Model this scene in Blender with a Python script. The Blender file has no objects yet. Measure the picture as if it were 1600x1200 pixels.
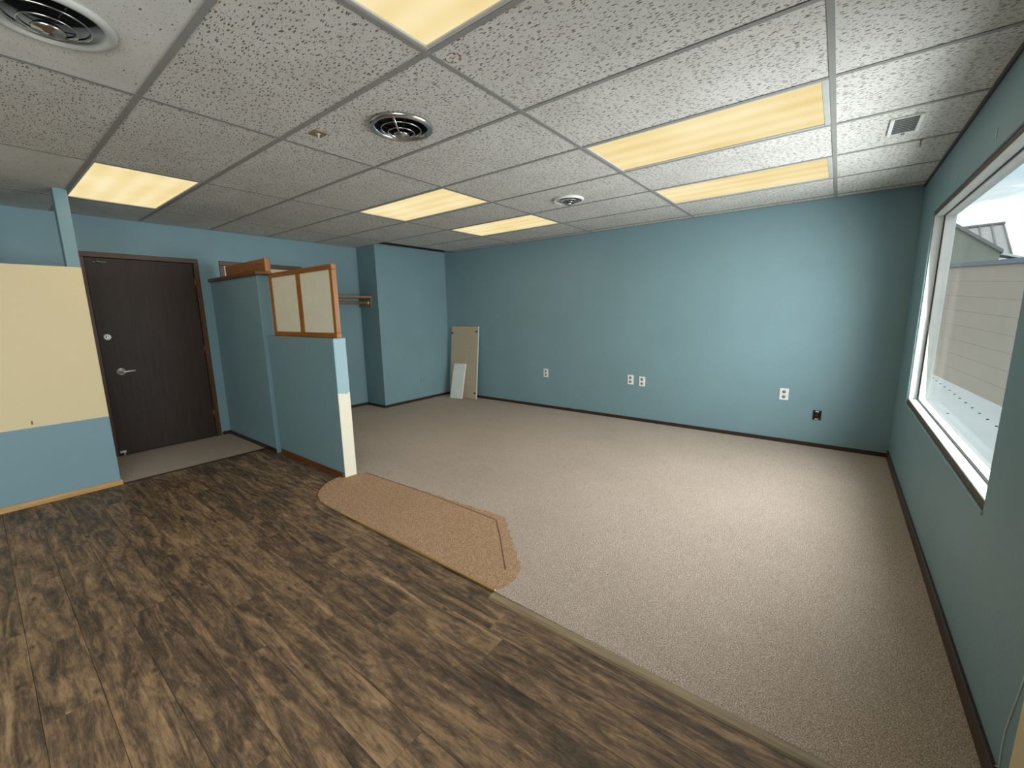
import bpy, bmesh, math, random
from mathutils import Matrix, Vector
PI = math.pi
sc = bpy.context.scene
COL = sc.collection
rnd = random.Random(7)

# ------------------------------------------------------------------ camera
cam_d = bpy.data.cameras.new('camera')
cam = bpy.data.objects.new('camera', cam_d)
COL.objects.link(cam)
cam_d.sensor_fit = 'HORIZONTAL'
cam_d.sensor_width = 36.0
cam_d.lens = 651.505 * 36.0 / 1600.0
cam_d.clip_start = 0.02
cam_d.clip_end = 300
Rt = (0.7917174291209679, 0.6106133612718021, -0.018298509841980098)
Up = (-0.08923424523002808, 0.1452294327678576, 0.9853657500320141)
Fw = (-0.6043349749140062, 0.7784983846446171, -0.16946829556412438)
cam.matrix_world = Matrix(((Rt[0], Up[0], -Fw[0], 1.32979), (Rt[1], Up[1], -Fw[1], -1.22435),
                           (Rt[2], Up[2], -Fw[2], 1.38837), (0, 0, 0, 1)))
sc.camera = cam

# ------------------------------------------------------------------ sky and exposure
SKY = 2.9            # overcast sky brightness
DAY_FILL_W = (75.0, 94.0)   # added lamps standing in for daylight at both windows, watts
DAY_FILL_SPREAD = 156.0       # narrowed lamp cone imitates deep reveals, dimming the wall foot
DAY_FILL_TILT = 4.0          # added lamps tip down to imitate sloping sky light
LAMP = 1.03           # brightness of the troffer diffusers
TUBE_W = 1.6        # light leaving each troffer, watts
sc.view_settings.view_transform = 'Standard'
sc.view_settings.look = 'None'
sc.view_settings.exposure = 0.0
sc.view_settings.gamma = 1.0
sc.view_settings.use_curve_mapping = False
cy = sc.cycles
cy.max_bounces = 10
cy.diffuse_bounces = 8
cy.glossy_bounces = 4
cy.transmission_bounces = 6
cy.transparent_max_bounces = 8
cy.caustics_reflective = False
cy.caustics_refractive = False
cy.sample_clamp_indirect = 6.0


class NT:
    """tiny helper to write node trees"""
    def __init__(self, tree):
        self.t = tree
        self.t.nodes.clear()

    def n(self, kind, **kw):
        nd = self.t.nodes.new(kind)
        for k, v in kw.items():
            if k.startswith('i_'):
                nd.inputs[k[2:].replace('_', ' ')].default_value = v
            else:
                setattr(nd, k, v)
        return nd

    def l(self, a, b):
        self.t.links.new(a, b)

    def math(self, op, a, b=None, clamp=False):
        nd = self.t.nodes.new('ShaderNodeMath')
        nd.operation = op
        nd.use_clamp = clamp
        for i, v in enumerate((a, b)):
            if v is None:
                continue
            if isinstance(v, (int, float)):
                nd.inputs[i].default_value = v
            else:
                self.l(v, nd.inputs[i])
        return nd.outputs[0]

    def ramp(self, fac, stops, interp='LINEAR'):
        nd = self.t.nodes.new('ShaderNodeValToRGB')
        nd.color_ramp.interpolation = interp
        el = nd.color_ramp.elements
        while len(el) < len(stops):
            el.new(0.5)
        for e, (p, c) in zip(el, stops):
            e.position = p
            e.color = c if len(c) == 4 else (*c, 1)
        self.l(fac, nd.inputs[0])
        return nd.outputs[0]

    def mix(self, fac, a, b, mode='MIX'):
        nd = self.t.nodes.new('ShaderNodeMix')
        nd.data_type = 'RGBA'
        nd.blend_type = mode
        for sock, v in ((nd.inputs[0], fac), (nd.inputs[6], a), (nd.inputs[7], b)):
            if isinstance(v, (int, float)):
                sock.default_value = v
            elif isinstance(v, tuple):
                sock.default_value = v if len(v) == 4 else (*v, 1)
            else:
                self.l(v, sock)
        return nd.outputs[2]


def s2l(*c):
    return tuple((x / 255 / 12.92 if x / 255 <= .04045 else ((x / 255 + .055) / 1.055) ** 2.4) for x in c)


world = bpy.data.worlds.new('overcast_sky')
sc.world = world
world.use_nodes = True
w = NT(world.node_tree)
tc = w.n('ShaderNodeTexCoord')
mp = w.n('ShaderNodeMapping')
mp.inputs['Scale'].default_value = (1.6, 1.6, 7.0)
w.l(tc.outputs['Generated'], mp.inputs['Vector'])
nz = w.n('ShaderNodeTexNoise', i_Scale=2.2, i_Detail=6.0, i_Roughness=0.55)
w.l(mp.outputs[0], nz.inputs['Vector'])
skc = w.ramp(nz.outputs['Fac'], [(0.34, (0.24, 0.30, 0.34)), (0.43, (0.31, 0.345, 0.36)), (0.54, (0.62, 0.64, 0.65)), (0.66, (1.0, 1.0, 1.0))])
bg = w.n('ShaderNodeBackground', i_Strength=SKY)
w.l(skc, bg.inputs['Color'])
wo = w.n('ShaderNodeOutputWorld')
w.l(bg.outputs[0], wo.inputs['Surface'])

# ------------------------------------------------------------------ dimensions (metres)
H = 2.36483
XR, YB, XD, XB, YI = 1.8076, 3.7857, -4.3774, -3.9284, 2.4431
YF = -6.0            # wall behind the camera
XP = -3.39           # face of the half wall on the left
WT = 0.11            # wall thickness
MX = [1.2192 * i for i in range(-3, 2)]
CY = [0.6096 * j for j in range(-9, 7)]


# ------------------------------------------------------------------ mesh helpers
class MB:
    def __init__(self):
        self.bm = bmesh.new()

    def box(self, x0, x1, y0, y1, z0, z1, bev=0.0, seg=1, mi=0):
        r = bmesh.ops.create_cube(self.bm, size=1.0)
        vs = r['verts']
        for v in vs:
            v.co = Vector(((x0 + x1) / 2 + v.co.x * (x1 - x0), (y0 + y1) / 2 + v.co.y * (y1 - y0),
                           (z0 + z1) / 2 + v.co.z * (z1 - z0)))
        fs = {f for v in vs for f in v.link_faces}
        for f in fs:
            f.material_index = mi
        if bev:
            es = list({e for v in vs for e in v.link_edges})
            bmesh.ops.bevel(self.bm, geom=es, offset=bev, segments=seg, affect='EDGES', profile=0.5)
        return self

    def prism(self, pts, axis, a, b, bev=0.0):
        """pts: outline of 2-tuples in the plane normal to axis, extruded from a to b"""
        def P(p, t):
            return {'x': (t, p[0], p[1]), 'y': (p[0], t, p[1]), 'z': (p[0], p[1], t)}[axis]
        lo = [self.bm.verts.new(P(p, a)) for p in pts]
        hi = [self.bm.verts.new(P(p, b)) for p in pts]
        fs = [self.bm.faces.new(lo), self.bm.faces.new(hi)]
        n = len(pts)
        for i in range(n):
            fs.append(self.bm.faces.new((lo[i], lo[(i + 1) % n], hi[(i + 1) % n], hi[i])))
        bmesh.ops.recalc_face_normals(self.bm, faces=fs)
        if bev:
            es = list({e for f in fs[:2] for e in f.edges})
            bmesh.ops.bevel(self.bm, geom=es, offset=bev, segments=2, affect='EDGES', profile=0.5)
        return self

    def lathe(self, prof, M=Matrix(), n=40, closed=False, smooth=True):
        rings = []
        for (r, z) in prof:
            if r < 1e-6:
                rings.append([self.bm.verts.new(M @ Vector((0, 0, z)))])
            else:
                rings.append([self.bm.verts.new(M @ Vector((r * math.cos(2 * PI * k / n), r * math.sin(2 * PI * k / n), z)))
                              for k in range(n)])
        fs = []
        pairs = list(zip(rings, rings[1:]))
        if closed:
            pairs.append((rings[-1], rings[0]))
        for A, B in pairs:
            for k in range(n):
                k2 = (k + 1) % n
                if len(A) == 1 and len(B) == 1:
                    continue
                if len(A) == 1:
                    fs.append(self.bm.faces.new((A[0], B[k], B[k2])))
                elif len(B) == 1:
                    fs.append(self.bm.faces.new((A[k], B[0], A[k2])))
                else:
                    fs.append(self.bm.faces.new((A[k], B[k], B[k2], A[k2])))
        for f in fs:
            f.smooth = smooth
        bmesh.ops.recalc_face_normals(self.bm, faces=fs)
        return self

    def tube(self, pts, r, n=10):
        pts = [Vector(p) for p in pts]
        rings = []
        for i, p in enumerate(pts):
            t = (pts[min(i + 1, len(pts) - 1)] - pts[max(i - 1, 0)]).normalized()
            u = t.orthogonal().normalized() if i == 0 else (u - t * u.dot(t)).normalized()
            v = t.cross(u)
            rings.append([self.bm.verts.new(p + r * (u * math.cos(2 * PI * k / n) + v * math.sin(2 * PI * k / n))) for k in range(n)])
        fs = []
        for A, B in zip(rings, rings[1:]):
            for k in range(n):
                f = self.bm.faces.new((A[k], A[(k + 1) % n], B[(k + 1) % n], B[k]))
                f.smooth = True
                fs.append(f)
        fs.append(self.bm.faces.new(rings[0]))
        fs.append(self.bm.faces.new(rings[-1]))
        bmesh.ops.recalc_face_normals(self.bm, faces=fs)
        return self

    def xf(self, M):
        self.bm.transform(M)
        return self


def wloc(o):
    v = Vector((0, 0, 0))
    while o:
        v += Vector(o.location)
        o = o.parent
    return v


def link(name, mb, mat, parent=None, origin=None, kind=None, label=None, cat=None, group=None):
    """link what mb holds as ONE mesh object; shapes are given in world coordinates"""
    me = bpy.data.meshes.new(name)
    o = bpy.data.objects.new(name, me)
    COL.objects.link(o)
    base = wloc(parent) if parent else Vector((0, 0, 0))
    if origin is None:
        if parent:
            org = base
        else:
            xs = [v.co for v in mb.bm.verts]
            org = Vector(((min(c.x for c in xs) + max(c.x for c in xs)) / 2, (min(c.y for c in xs) + max(c.y for c in xs)) / 2,
                          min(c.z for c in xs)))
    else:
        org = Vector(origin)
    mb.bm.transform(Matrix.Translation(-org))
    mb.bm.to_mesh(me)
    mb.bm.free()
    for m in (mat if isinstance(mat, (list, tuple)) else [mat]):
        me.materials.append(m)
    if parent:
        o.parent = parent
    o.location = org - base
    tag(o, label, cat, group, kind)
    return o


def tag(o, label=None, cat=None, group=None, kind=None):
    if label:
        o['label'] = label
    if cat:
        o['category'] = cat
    if group:
        o['group'] = group
    if kind:
        o['kind'] = kind
    return o


def thing(name, loc, label, cat, group=None):
    o = bpy.data.objects.new(name, None)
    COL.objects.link(o)
    o.location = loc
    o.empty_display_size = 0.05
    return tag(o, label, cat, group)


def shell(name, loc=(0, 0, 0)):
    o = bpy.data.objects.new(name, None)
    COL.objects.link(o)
    o.location = loc
    o.empty_display_size = 0.05
    o['kind'] = 'structure'
    return o


def place(o, parent, loc, name=None):
    """copy of o (mesh shared) under parent at world loc"""
    c = o.copy()
    COL.objects.link(c)
    c.parent = parent
    c.location = Vector(loc) - (wloc(parent) if parent else Vector((0, 0, 0)))
    if name:
        c.name = name
    return c


# ------------------------------------------------------------------ materials
def newmat(name):
    m = bpy.data.materials.new(name)
    m.use_nodes = True
    t = NT(m.node_tree)
    b = t.n('ShaderNodeBsdfPrincipled')
    o = t.n('ShaderNodeOutputMaterial')
    t.l(b.outputs[0], o.inputs['Surface'])
    return m, t, b


def coords(t, scale=(1, 1, 1), which='Object', loc=(0, 0, 0)):
    tc = t.n('ShaderNodeTexCoord')
    mp = t.n('ShaderNodeMapping')
    mp.inputs['Scale'].default_value = scale
    mp.inputs['Location'].default_value = loc
    t.l(tc.outputs[which], mp.inputs['Vector'])
    return mp.outputs[0]


def bump(t, b, height, strength=0.2, dist=0.002):
    bp = t.n('ShaderNodeBump')
    bp.inputs['Strength'].default_value = strength
    bp.inputs['Distance'].default_value = dist
    t.l(height, bp.inputs['Height'])
    t.l(bp.outputs[0], b.inputs['Normal'])


def plain(name, col, rough=0.5, metal=0.0, spec=0.5, var=0.06, scale=8.0, bstr=0.0, bscale=200.0):
    m, t, b = newmat(name)
    v = coords(t)
    nz = t.n('ShaderNodeTexNoise', i_Scale=scale, i_Detail=4.0)
    t.l(v, nz.inputs['Vector'])
    lo = tuple(c * (1 - var) for c in col)
    hi = tuple(min(1, c * (1 + var)) for c in col)
    t.l(t.ramp(nz.outputs['Fac'], [(0.3, lo), (0.7, hi)]), b.inputs['Base Color'])
    b.inputs['Roughness'].default_value = rough
    b.inputs['Metallic'].default_value = metal
    b.inputs['Specular IOR Level'].default_value = spec
    if bstr:
        n2 = t.n('ShaderNodeTexNoise', i_Scale=bscale, i_Detail=2.0)
        t.l(v, n2.inputs['Vector'])
        bump(t, b, n2.outputs['Fac'], bstr)
    return m


PAINT = s2l(126, 155, 163)
CREAM = s2l(226, 207, 165)
CREAM_RAW = s2l(240, 232, 212)


def orange_peel(t, b, v, strength=0.35):
    n = t.n('ShaderNodeTexNoise', i_Scale=55.0, i_Detail=3.0, i_Roughness=0.6)
    t.l(v, n.inputs['Vector'])
    bump(t, b, n.outputs['Fac'], strength, 0.004)


def wall_paint(name, col=PAINT, strength=0.35):
    m, t, b = newmat(name)
    v = coords(t)
    nz = t.n('ShaderNodeTexNoise', i_Scale=1.3, i_Detail=5.0, i_Roughness=0.6)
    t.l(v, nz.inputs['Vector'])
    t.l(t.ramp(nz.outputs['Fac'], [(0.3, tuple(c * .95 for c in col)), (0.7, tuple(c * 1.05 for c in col))]), b.inputs['Base Color'])
    b.inputs['Roughness'].default_value = 0.55
    b.inputs['Specular IOR Level'].default_value = 0.35
    orange_peel(t, b, v, strength)
    return m


def two_paint(name, zs, low, high, top=None, ragged=0.004, end_only=False):
    """painted wall with a paint line at height zs (and a third colour above top)"""
    m, t, b = newmat(name)
    g = t.n('ShaderNodeNewGeometry')
    sx = t.n('ShaderNodeSeparateXYZ')
    t.l(g.outputs['Position'], sx.inputs[0])
    nz = t.n('ShaderNodeTexNoise', i_Scale=22.0, i_Detail=3.0)
    t.l(g.outputs['Position'], nz.inputs['Vector'])
    off = t.math('MULTIPLY', t.math('SUBTRACT', nz.outputs['Fac'], 0.5), ragged * 4)
    zz = t.math('ADD', sx.outputs['Z'], off)
    c = t.mix(t.math('GREATER_THAN', zz, zs), low, high)
    if end_only:      # raw cream shows on the end of the wall only
        sn = t.n('ShaderNodeSeparateXYZ')
        t.l(g.outputs['True Normal'], sn.inputs[0])
        c = t.mix(t.math('GREATER_THAN', sn.outputs['X'], 0.6), PAINT, c)
    if top:
        c = t.mix(t.math('GREATER_THAN', zz, top[0]), c, top[1])
    t.l(c, b.inputs['Base Color'])
    b.inputs['Roughness'].default_value = 0.55
    b.inputs['Specular IOR Level'].default_value = 0.3
    orange_peel(t, b, coords(t))
    return m


def wood(name, dark, light, axis='z', rough=0.4, scale=1.0):
    m, t, b = newmat(name)
    s = {'x': (1.5, 30, 30), 'y': (30, 1.5, 30), 'z': (30, 30, 1.5)}[axis]
    v = coords(t, tuple(k * scale for k in s))
    oi = t.n('ShaderNodeObjectInfo')
    va = t.n('ShaderNodeVectorMath')
    t.l(v, va.inputs[0])
    t.l(t.math('MULTIPLY', oi.outputs['Random'], 40.0), va.inputs[1])
    nz = t.n('ShaderNodeTexNoise', i_Scale=1.6, i_Detail=8.0, i_Roughness=0.65, i_Distortion=0.6)
    t.l(va.outputs[0], nz.inputs['Vector'])
    t.l(t.ramp(nz.outputs['Fac'], [(0.28, dark), (0.72, light)]), b.inputs['Base Color'])
    b.inputs['Roughness'].default_value = rough
    bump(t, b, nz.outputs['Fac'], 0.12, 0.001)
    return m


def mat_ceiling(name, holes=1.0, fine=1.0):
    m, t, b = newmat(name)
    tc = t.n('ShaderNodeTexCoord')
    oi = t.n('ShaderNodeObjectInfo')
    off = t.n('ShaderNodeCombineXYZ')
    t.l(t.math('MULTIPLY', oi.outputs['Random'], 37.0), off.inputs[0])
    t.l(t.math('MULTIPLY', oi.outputs['Random'], 91.0), off.inputs[1])
    va = t.n('ShaderNodeVectorMath')
    t.l(tc.outputs['Object'], va.inputs[0])
    t.l(off.outputs[0], va.inputs[1])
    # wobble so the fissures wander
    nw = t.n('ShaderNodeTexNoise', i_Scale=28.0, i_Detail=2.0)
    t.l(va.outputs[0], nw.inputs['Vector'])
    wob = t.n('ShaderNodeVectorMath', operation='SCALE')
    t.l(nw.outputs['Color'], wob.inputs[0])
    wob.inputs['Scale'].default_value = 0.018
    vb = t.n('ShaderNodeVectorMath')
    t.l(va.outputs[0], vb.inputs[0])
    t.l(wob.outputs[0], vb.inputs[1])

    def fiss(sx, sy, thr, keep):
        mp = t.n('ShaderNodeMapping')
        mp.inputs['Scale'].default_value = (sx, sy, 1.0)
        t.l(vb.outputs[0], mp.inputs['Vector'])
        vo = t.n('ShaderNodeTexVoronoi', voronoi_dimensions='2D')
        vo.inputs['Scale'].default_value = 1.0
        t.l(mp.outputs[0], vo.inputs['Vector'])
        sp = t.n('ShaderNodeSeparateColor')
        t.l(vo.outputs['Color'], sp.inputs[0])
        size = t.math('ADD', t.math('MULTIPLY', sp.outputs[0], thr), thr * 0.45)
        hole = t.math('LESS_THAN', vo.outputs['Distance'], size)
        return t.math('MULTIPLY', hole, t.math('LESS_THAN', sp.outputs[1], keep))
    h1 = fiss(31, 92, 0.205, 0.78 * holes)
    h2 = fiss(95, 150, 0.19, 0.45 * fine)
    hole = t.math('MAXIMUM', h1, t.math('MULTIPLY', h2, 0.8))
    nz = t.n('ShaderNodeTexNoise', i_Scale=3.0, i_Detail=5.0, i_Roughness=0.65)
    t.l(va.outputs[0], nz.inputs['Vector'])
    basec = t.ramp(nz.outputs['Fac'], [(0.3, s2l(203, 200, 193)), (0.7, s2l(219, 217, 211))])
    tint = t.mix(t.math('MULTIPLY', oi.outputs['Random'], 0.14), basec, s2l(176, 164, 152))
    t.l(t.mix(hole, tint, s2l(118, 110, 101)), b.inputs['Base Color'])  # shade inside the pits is put into the colour
    b.inputs['Roughness'].default_value = 0.9
    b.inputs['Specular IOR Level'].default_value = 0.15
    gr = t.n('ShaderNodeTexNoise', i_Scale=260.0, i_Detail=2.0)
    t.l(va.outputs[0], gr.inputs['Vector'])
    hgt = t.math('SUBTRACT', t.math('MULTIPLY', gr.outputs['Fac'], 0.25), hole)
    bump(t, b, hgt, 0.5, 0.002)
    return m


def mat_plank():
    m, t, b = newmat('vinyl_plank')
    tc = t.n('ShaderNodeTexCoord')
    oi = t.n('ShaderNodeObjectInfo')
    off = t.n('ShaderNodeCombineXYZ')
    t.l(t.math('MULTIPLY', oi.outputs['Random'], 53.0), off.inputs[0])
    t.l(t.math('MULTIPLY', oi.outputs['Random'], 97.0), off.inputs[1])
    va = t.n('ShaderNodeVectorMath')
    t.l(tc.outputs['Object'], va.inputs[0])
    t.l(off.outputs[0], va.inputs[1])

    def nz(scale, sc3, detail=6.0, rough=0.6, dist=0.0):
        mp = t.n('ShaderNodeMapping')
        mp.inputs['Scale'].default_value = sc3
        t.l(va.outputs[0], mp.inputs['Vector'])
        n = t.n('ShaderNodeTexNoise', i_Scale=scale, i_Detail=detail, i_Roughness=rough, i_Distortion=dist)
        t.l(mp.outputs[0], n.inputs['Vector'])
        return n.outputs['Fac']
    grain = nz(1.0, (3.5, 120, 1), 8.0, 0.72, 0.4)
    smoke = nz(1.0, (2.2, 15, 1), 6.0, 0.66, 1.3)
    blot = nz(1.0, (10, 30, 1), 4.0, 0.65, 1.0)
    fleck = nz(1.0, (30, 230, 1), 4.0, 0.75)
    streak = nz(1.0, (2.2, 75, 1), 3.0, 0.55, 0.8)
    mixv = t.math('ADD', t.math('MULTIPLY', grain, 0.22), t.math('MULTIPLY', smoke, 0.82))
    mixv = t.math('ADD', mixv, t.math('MULTIPLY', t.math('SUBTRACT', fleck, 0.5), 0.28))
    mixv = t.math('ADD', mixv, t.math('MULTIPLY', t.math('SUBTRACT', blot, 0.5), 0.36))
    mixv = t.math('ADD', mixv, t.math('MULTIPLY', t.math('SUBTRACT', oi.outputs['Random'], 0.5), 0.07))
    c = t.ramp(mixv, [(0.30, s2l(50, 42, 36)), (0.42, s2l(80, 66, 54)), (0.51, s2l(109, 88, 69)),
                      (0.60, s2l(142, 114, 86)), (0.74, s2l(174, 144, 109))])
    dk = t.ramp(streak, [(0.34, (1, 1, 1)), (0.40, (0, 0, 0))])
    c = t.mix(t.math('MULTIPLY', dk, 0.35), c, s2l(44, 35, 30))
    # knots
    mp = t.n('ShaderNodeMapping')
    mp.inputs['Scale'].default_value = (4.2, 8.0, 1)
    t.l(va.outputs[0], mp.inputs['Vector'])
    vo = t.n('ShaderNodeTexVoronoi', voronoi_dimensions='2D')
    vo.inputs['Scale'].default_value = 1.0
    t.l(mp.outputs[0], vo.inputs['Vector'])
    sp = t.n('ShaderNodeSeparateColor')
    t.l(vo.outputs['Color'], sp.inputs[0])
    kn = t.math('MULTIPLY', t.math('LESS_THAN', sp.outputs[0], 0.35),
                t.math('SUBTRACT', 1.0, t.math('MULTIPLY', vo.outputs['Distance'], 9.0), True), True)
    c = t.mix(t.math('MULTIPLY', kn, 0.85), c, s2l(40, 31, 26))
    t.l(c, b.inputs['Base Color'])
    b.inputs['Roughness'].default_value = 0.5
    b.inputs['Specular IOR Level'].default_value = 0.35
    bump(t, b, grain, 0.15, 0.001)
    return m


def mat_carpet(name, c0, c1, c2, blotch=0.10):
    m, t, b = newmat(name)
    v = coords(t)
    n1 = t.n('ShaderNodeTexNoise', i_Scale=270.0, i_Detail=3.0, i_Roughness=0.7)
    t.l(v, n1.inputs['Vector'])
    vo = t.n('ShaderNodeTexVoronoi')
    vo.inputs['Scale'].default_value = 210.0
    t.l(v, vo.inputs['Vector'])
    f = t.math('ADD', t.math('MULTIPLY', n1.outputs['Fac'], 0.75), t.math('MULTIPLY', vo.outputs['Distance'], 0.35))
    c = t.ramp(f, [(0.36, c0), (0.55, c1), (0.72, c2)])
    n2 = t.n('ShaderNodeTexNoise', i_Scale=1.1, i_Detail=5.0, i_Roughness=0.6)
    t.l(v, n2.inputs['Vector'])
    soil = t.ramp(n2.outputs['Fac'], [(0.35, (1 - blotch, 1 - blotch, 1 - blotch * 1.1)), (0.65, (1, 1, 1))])
    t.l(t.mix(1.0, c, soil, 'MULTIPLY'), b.inputs['Base Color'])
    b.inputs['Roughness'].default_value = 1.0
    b.inputs['Specular IOR Level'].default_value = 0.05
    bump(t, b, f, 0.9, 0.006)
    return m


def mat_diffuser():
    """prismatic lens of a troffer: the tubes behind it show as brighter bands along x"""
    m = bpy.data.materials.new('lit_diffuser')
    m.use_nodes = True
    t = NT(m.node_tree)
    tc = t.n('ShaderNodeTexCoord')
    oi = t.n('ShaderNodeObjectInfo')
    sx = t.n('ShaderNodeSeparateXYZ')
    t.l(tc.outputs['Object'], sx.inputs[0])
    # four tubes across 0.56 m
    wv = t.math('COSINE', t.math('MULTIPLY', sx.outputs['Y'], 2 * PI / 0.15))
    nz = t.n('ShaderNodeTexNoise', i_Scale=2.5, i_Detail=2.0)
    va = t.n('ShaderNodeVectorMath')
    t.l(tc.outputs['Object'], va.inputs[0])
    t.l(t.math('MULTIPLY', oi.outputs['Random'], 30.0), va.inputs[1])
    t.l(va.outputs[0], nz.inputs['Vector'])
    band = t.math('ADD', t.math('MULTIPLY', wv, 0.045), t.math('ADD', 0.42, t.math('MULTIPLY', nz.outputs['Fac'], 0.34)))
    ribs = t.math('MULTIPLY', t.math('SINE', t.math('MULTIPLY', sx.outputs['X'], 2 * PI / 0.0075)), 0.035)
    f = t.math('ADD', band, ribs)
    c = t.ramp(f, [(0.30, s2l(214, 178, 112)), (0.5, s2l(240, 216, 154)), (0.74, s2l(255, 240, 196))])
    em = t.n('ShaderNodeEmission', i_Strength=LAMP)
    t.l(c, em.inputs['Color'])
    o = t.n('ShaderNodeOutputMaterial')
    t.l(em.outputs[0], o.inputs['Surface'])
    return m


def mat_glass():
    m = bpy.data.materials.new('window_glass')
    m.use_nodes = True
    t = NT(m.node_tree)
    tr = t.n('ShaderNodeBsdfTransparent')
    tr.inputs['Color'].default_value = (0.93, 0.96, 0.95, 1)
    gl = t.n('ShaderNodeBsdfGlossy')
    gl.inputs['Roughness'].default_value = 0.02
    fr = t.n('ShaderNodeFresnel', i_IOR=1.45)
    mx = t.n('ShaderNodeMixShader')
    t.l(t.math('MULTIPLY', fr.outputs[0], 0.05), mx.inputs[0])
    t.l(tr.outputs[0], mx.inputs[1])
    t.l(gl.outputs[0], mx.inputs[2])
    o = t.n('ShaderNodeOutputMaterial')
    t.l(mx.outputs[0], o.inputs['Surface'])
    return m


M = {}
M['paint'] = wall_paint('blue_wall_paint')
M['lowwall'] = two_paint('blue_paint_over_cream', 0.742, CREAM_RAW, s2l(160, 190, 197), ragged=0.016, end_only=True)
M['partition'] = two_paint('cream_panel_on_blue', 0.599, PAINT, CREAM, top=(1.797, PAINT), ragged=0.0008)
M['casing_cream'] = plain('cream_casing', CREAM, 0.6)
M['tile'] = mat_ceiling('fissured_ceiling_tile')
M['tile_fine'] = mat_ceiling('fine_ceiling_tile', 0.05, 0.5)
M['tee'] = plain('grey_tee_metal', s2l(144, 143, 138), 0.5, 0.0, 0.4)
M['light_frame'] = plain('grey_light_frame', s2l(186, 186, 180), 0.45)
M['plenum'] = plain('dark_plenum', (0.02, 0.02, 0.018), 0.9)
M['plank'] = mat_plank()
M['carpet'] = mat_carpet('taupe_carpet', s2l(116, 101, 91), s2l(188, 170, 156), s2l(230, 214, 199))
M['patch'] = mat_carpet('tan_carpet', s2l(112, 86, 66), s2l(180, 145, 114), s2l(214, 180, 148), 0.05)
M['subfloor'] = plain('concrete_subfloor', (0.2, 0.19, 0.18), 0.9)
M['brass'] = plain('brass_strip', s2l(214, 184, 120), 0.35, 0.8)
M['transition'] = wood('transition_wood', s2l(110, 94, 74), s2l(164, 144, 114), 'x')
M['dark_base'] = wood('dark_baseboard', s2l(38, 26, 20), s2l(66, 46, 34), 'x')
M['dark_base_y'] = wood('dark_baseboard_y', s2l(38, 26, 20), s2l(66, 46, 34), 'y')
M['oak'] = wood('light_oak', s2l(170, 128, 78), s2l(212, 170, 112), 'y')
M['oak_mid_x'] = wood('mid_oak_x', s2l(122, 68, 20), s2l(184, 118, 42), 'x')
M['oak_mid_z'] = wood('mid_oak_z', s2l(122, 68, 20), s2l(184, 118, 42), 'z')
M['oak_dark_x'] = wood('dark_oak_x', s2l(84, 46, 18), s2l(136, 80, 30), 'x')
M['shelf_wood'] = wood('shelf_wood', s2l(128, 92, 58), s2l(168, 128, 88), 'y')
M['door_wood'] = wood('dark_door_wood', s2l(30, 19, 13), s2l(58, 39, 27), 'z', 0.55, 0.9)
M['frame_wood_z'] = wood('door_frame_wood_z', s2l(62, 38, 26), s2l(100, 66, 46), 'z')
M['frame_wood_y'] = wood('door_frame_wood_y', s2l(62, 38, 26), s2l(100, 66, 46), 'y')
M['cream_door'] = plain('cream_door_paint', s2l(224, 212, 184), 0.5)
M['chrome'] = plain('chrome', (0.62, 0.62, 0.62), 0.24, 1.0)
M['dark_metal'] = plain('dark_metal', (0.10, 0.10, 0.10), 0.4, 0.8)
M['steel'] = plain('satin_steel', (0.86, 0.86, 0.84), 0.3, 0.55)
M['hinge'] = plain('brassy_hinge', s2l(150, 116, 66), 0.4, 0.9)
M['black'] = plain('black_void', (0.006, 0.006, 0.006), 0.9)
M['fabric'] = plain('cream_panel_fabric', s2l(238, 231, 208), 0.8, var=0.03, bstr=0.2, bscale=400)
M['white'] = plain('white_enamel', s2l(232, 232, 226), 0.4)
M['white_frame'] = plain('white_window_frame', s2l(236, 238, 238), 0.35)
M['gasket'] = plain('dark_gasket', s2l(44, 46, 50), 0.6)
M['reveal'] = plain('brown_reveal', s2l(86, 78, 70), 0.7)
M['outlet'] = plain('white_outlet', s2l(238, 238, 232), 0.4)
M['outlet_grey'] = plain('grey_receptacle', s2l(150, 146, 140), 0.5)
M['box_metal'] = plain('steel_box', s2l(92, 82, 72), 0.5, 0.6)
M['diffuser'] = mat_diffuser()
M['glass'] = mat_glass()
M['beige_plate'] = plain('beige_plate', s2l(150, 136, 108), 0.5, 0.4)
M['vent_white'] = plain('vent_white', s2l(226, 228, 224), 0.35)
M['grey_lens'] = plain('grey_louver', s2l(140, 140, 136), 0.5)
M['rust'] = plain('rust_stain', s2l(138, 112, 96), 0.9)
M['particle'] = plain('tan_hardboard', s2l(192, 178, 152), 0.75, var=0.10, scale=60)
M['whiteboard'] = plain('white_board', s2l(246, 246, 243), 0.5)
M['white_edge'] = plain('white_melamine', s2l(220, 214, 200), 0.5)
M['clip'] = plain('black_clip', s2l(30, 28, 26), 0.5)
M['filler'] = plain('pale_filler', s2l(170, 186, 186), 0.8)
M['wire'] = plain('painted_wire', s2l(196, 206, 196), 0.6)
M['roof_white'] = plain('white_roof_membrane', s2l(216, 222, 224), 0.7, var=0.05, scale=1.2)
M['block'] = plain('beige_block', s2l(166, 155, 142), 0.85, var=0.03, scale=3, bstr=0.3, bscale=60)
M['coping'] = plain('slate_coping', s2l(92, 102, 112), 0.6, 0.0)
M['stucco'] = plain('grey_green_stucco', s2l(142, 148, 138), 0.9, var=0.06, scale=2)
M['verge'] = plain('verge_trim', s2l(126, 128, 128), 0.6)
M['metal_roof'] = plain('metal_roof', s2l(168, 167, 166), 0.5, 0.0)
M['asphalt'] = plain('far_ground', s2l(110, 108, 104), 0.9)


# ------------------------------------------------------------------ floor
sub = link('floor', MB().box(XD - WT, XR + WT, YF - WT, YB + WT, -0.12, -0.006), M['subfloor'], kind='structure',
           origin=(0, 0, 0))

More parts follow.
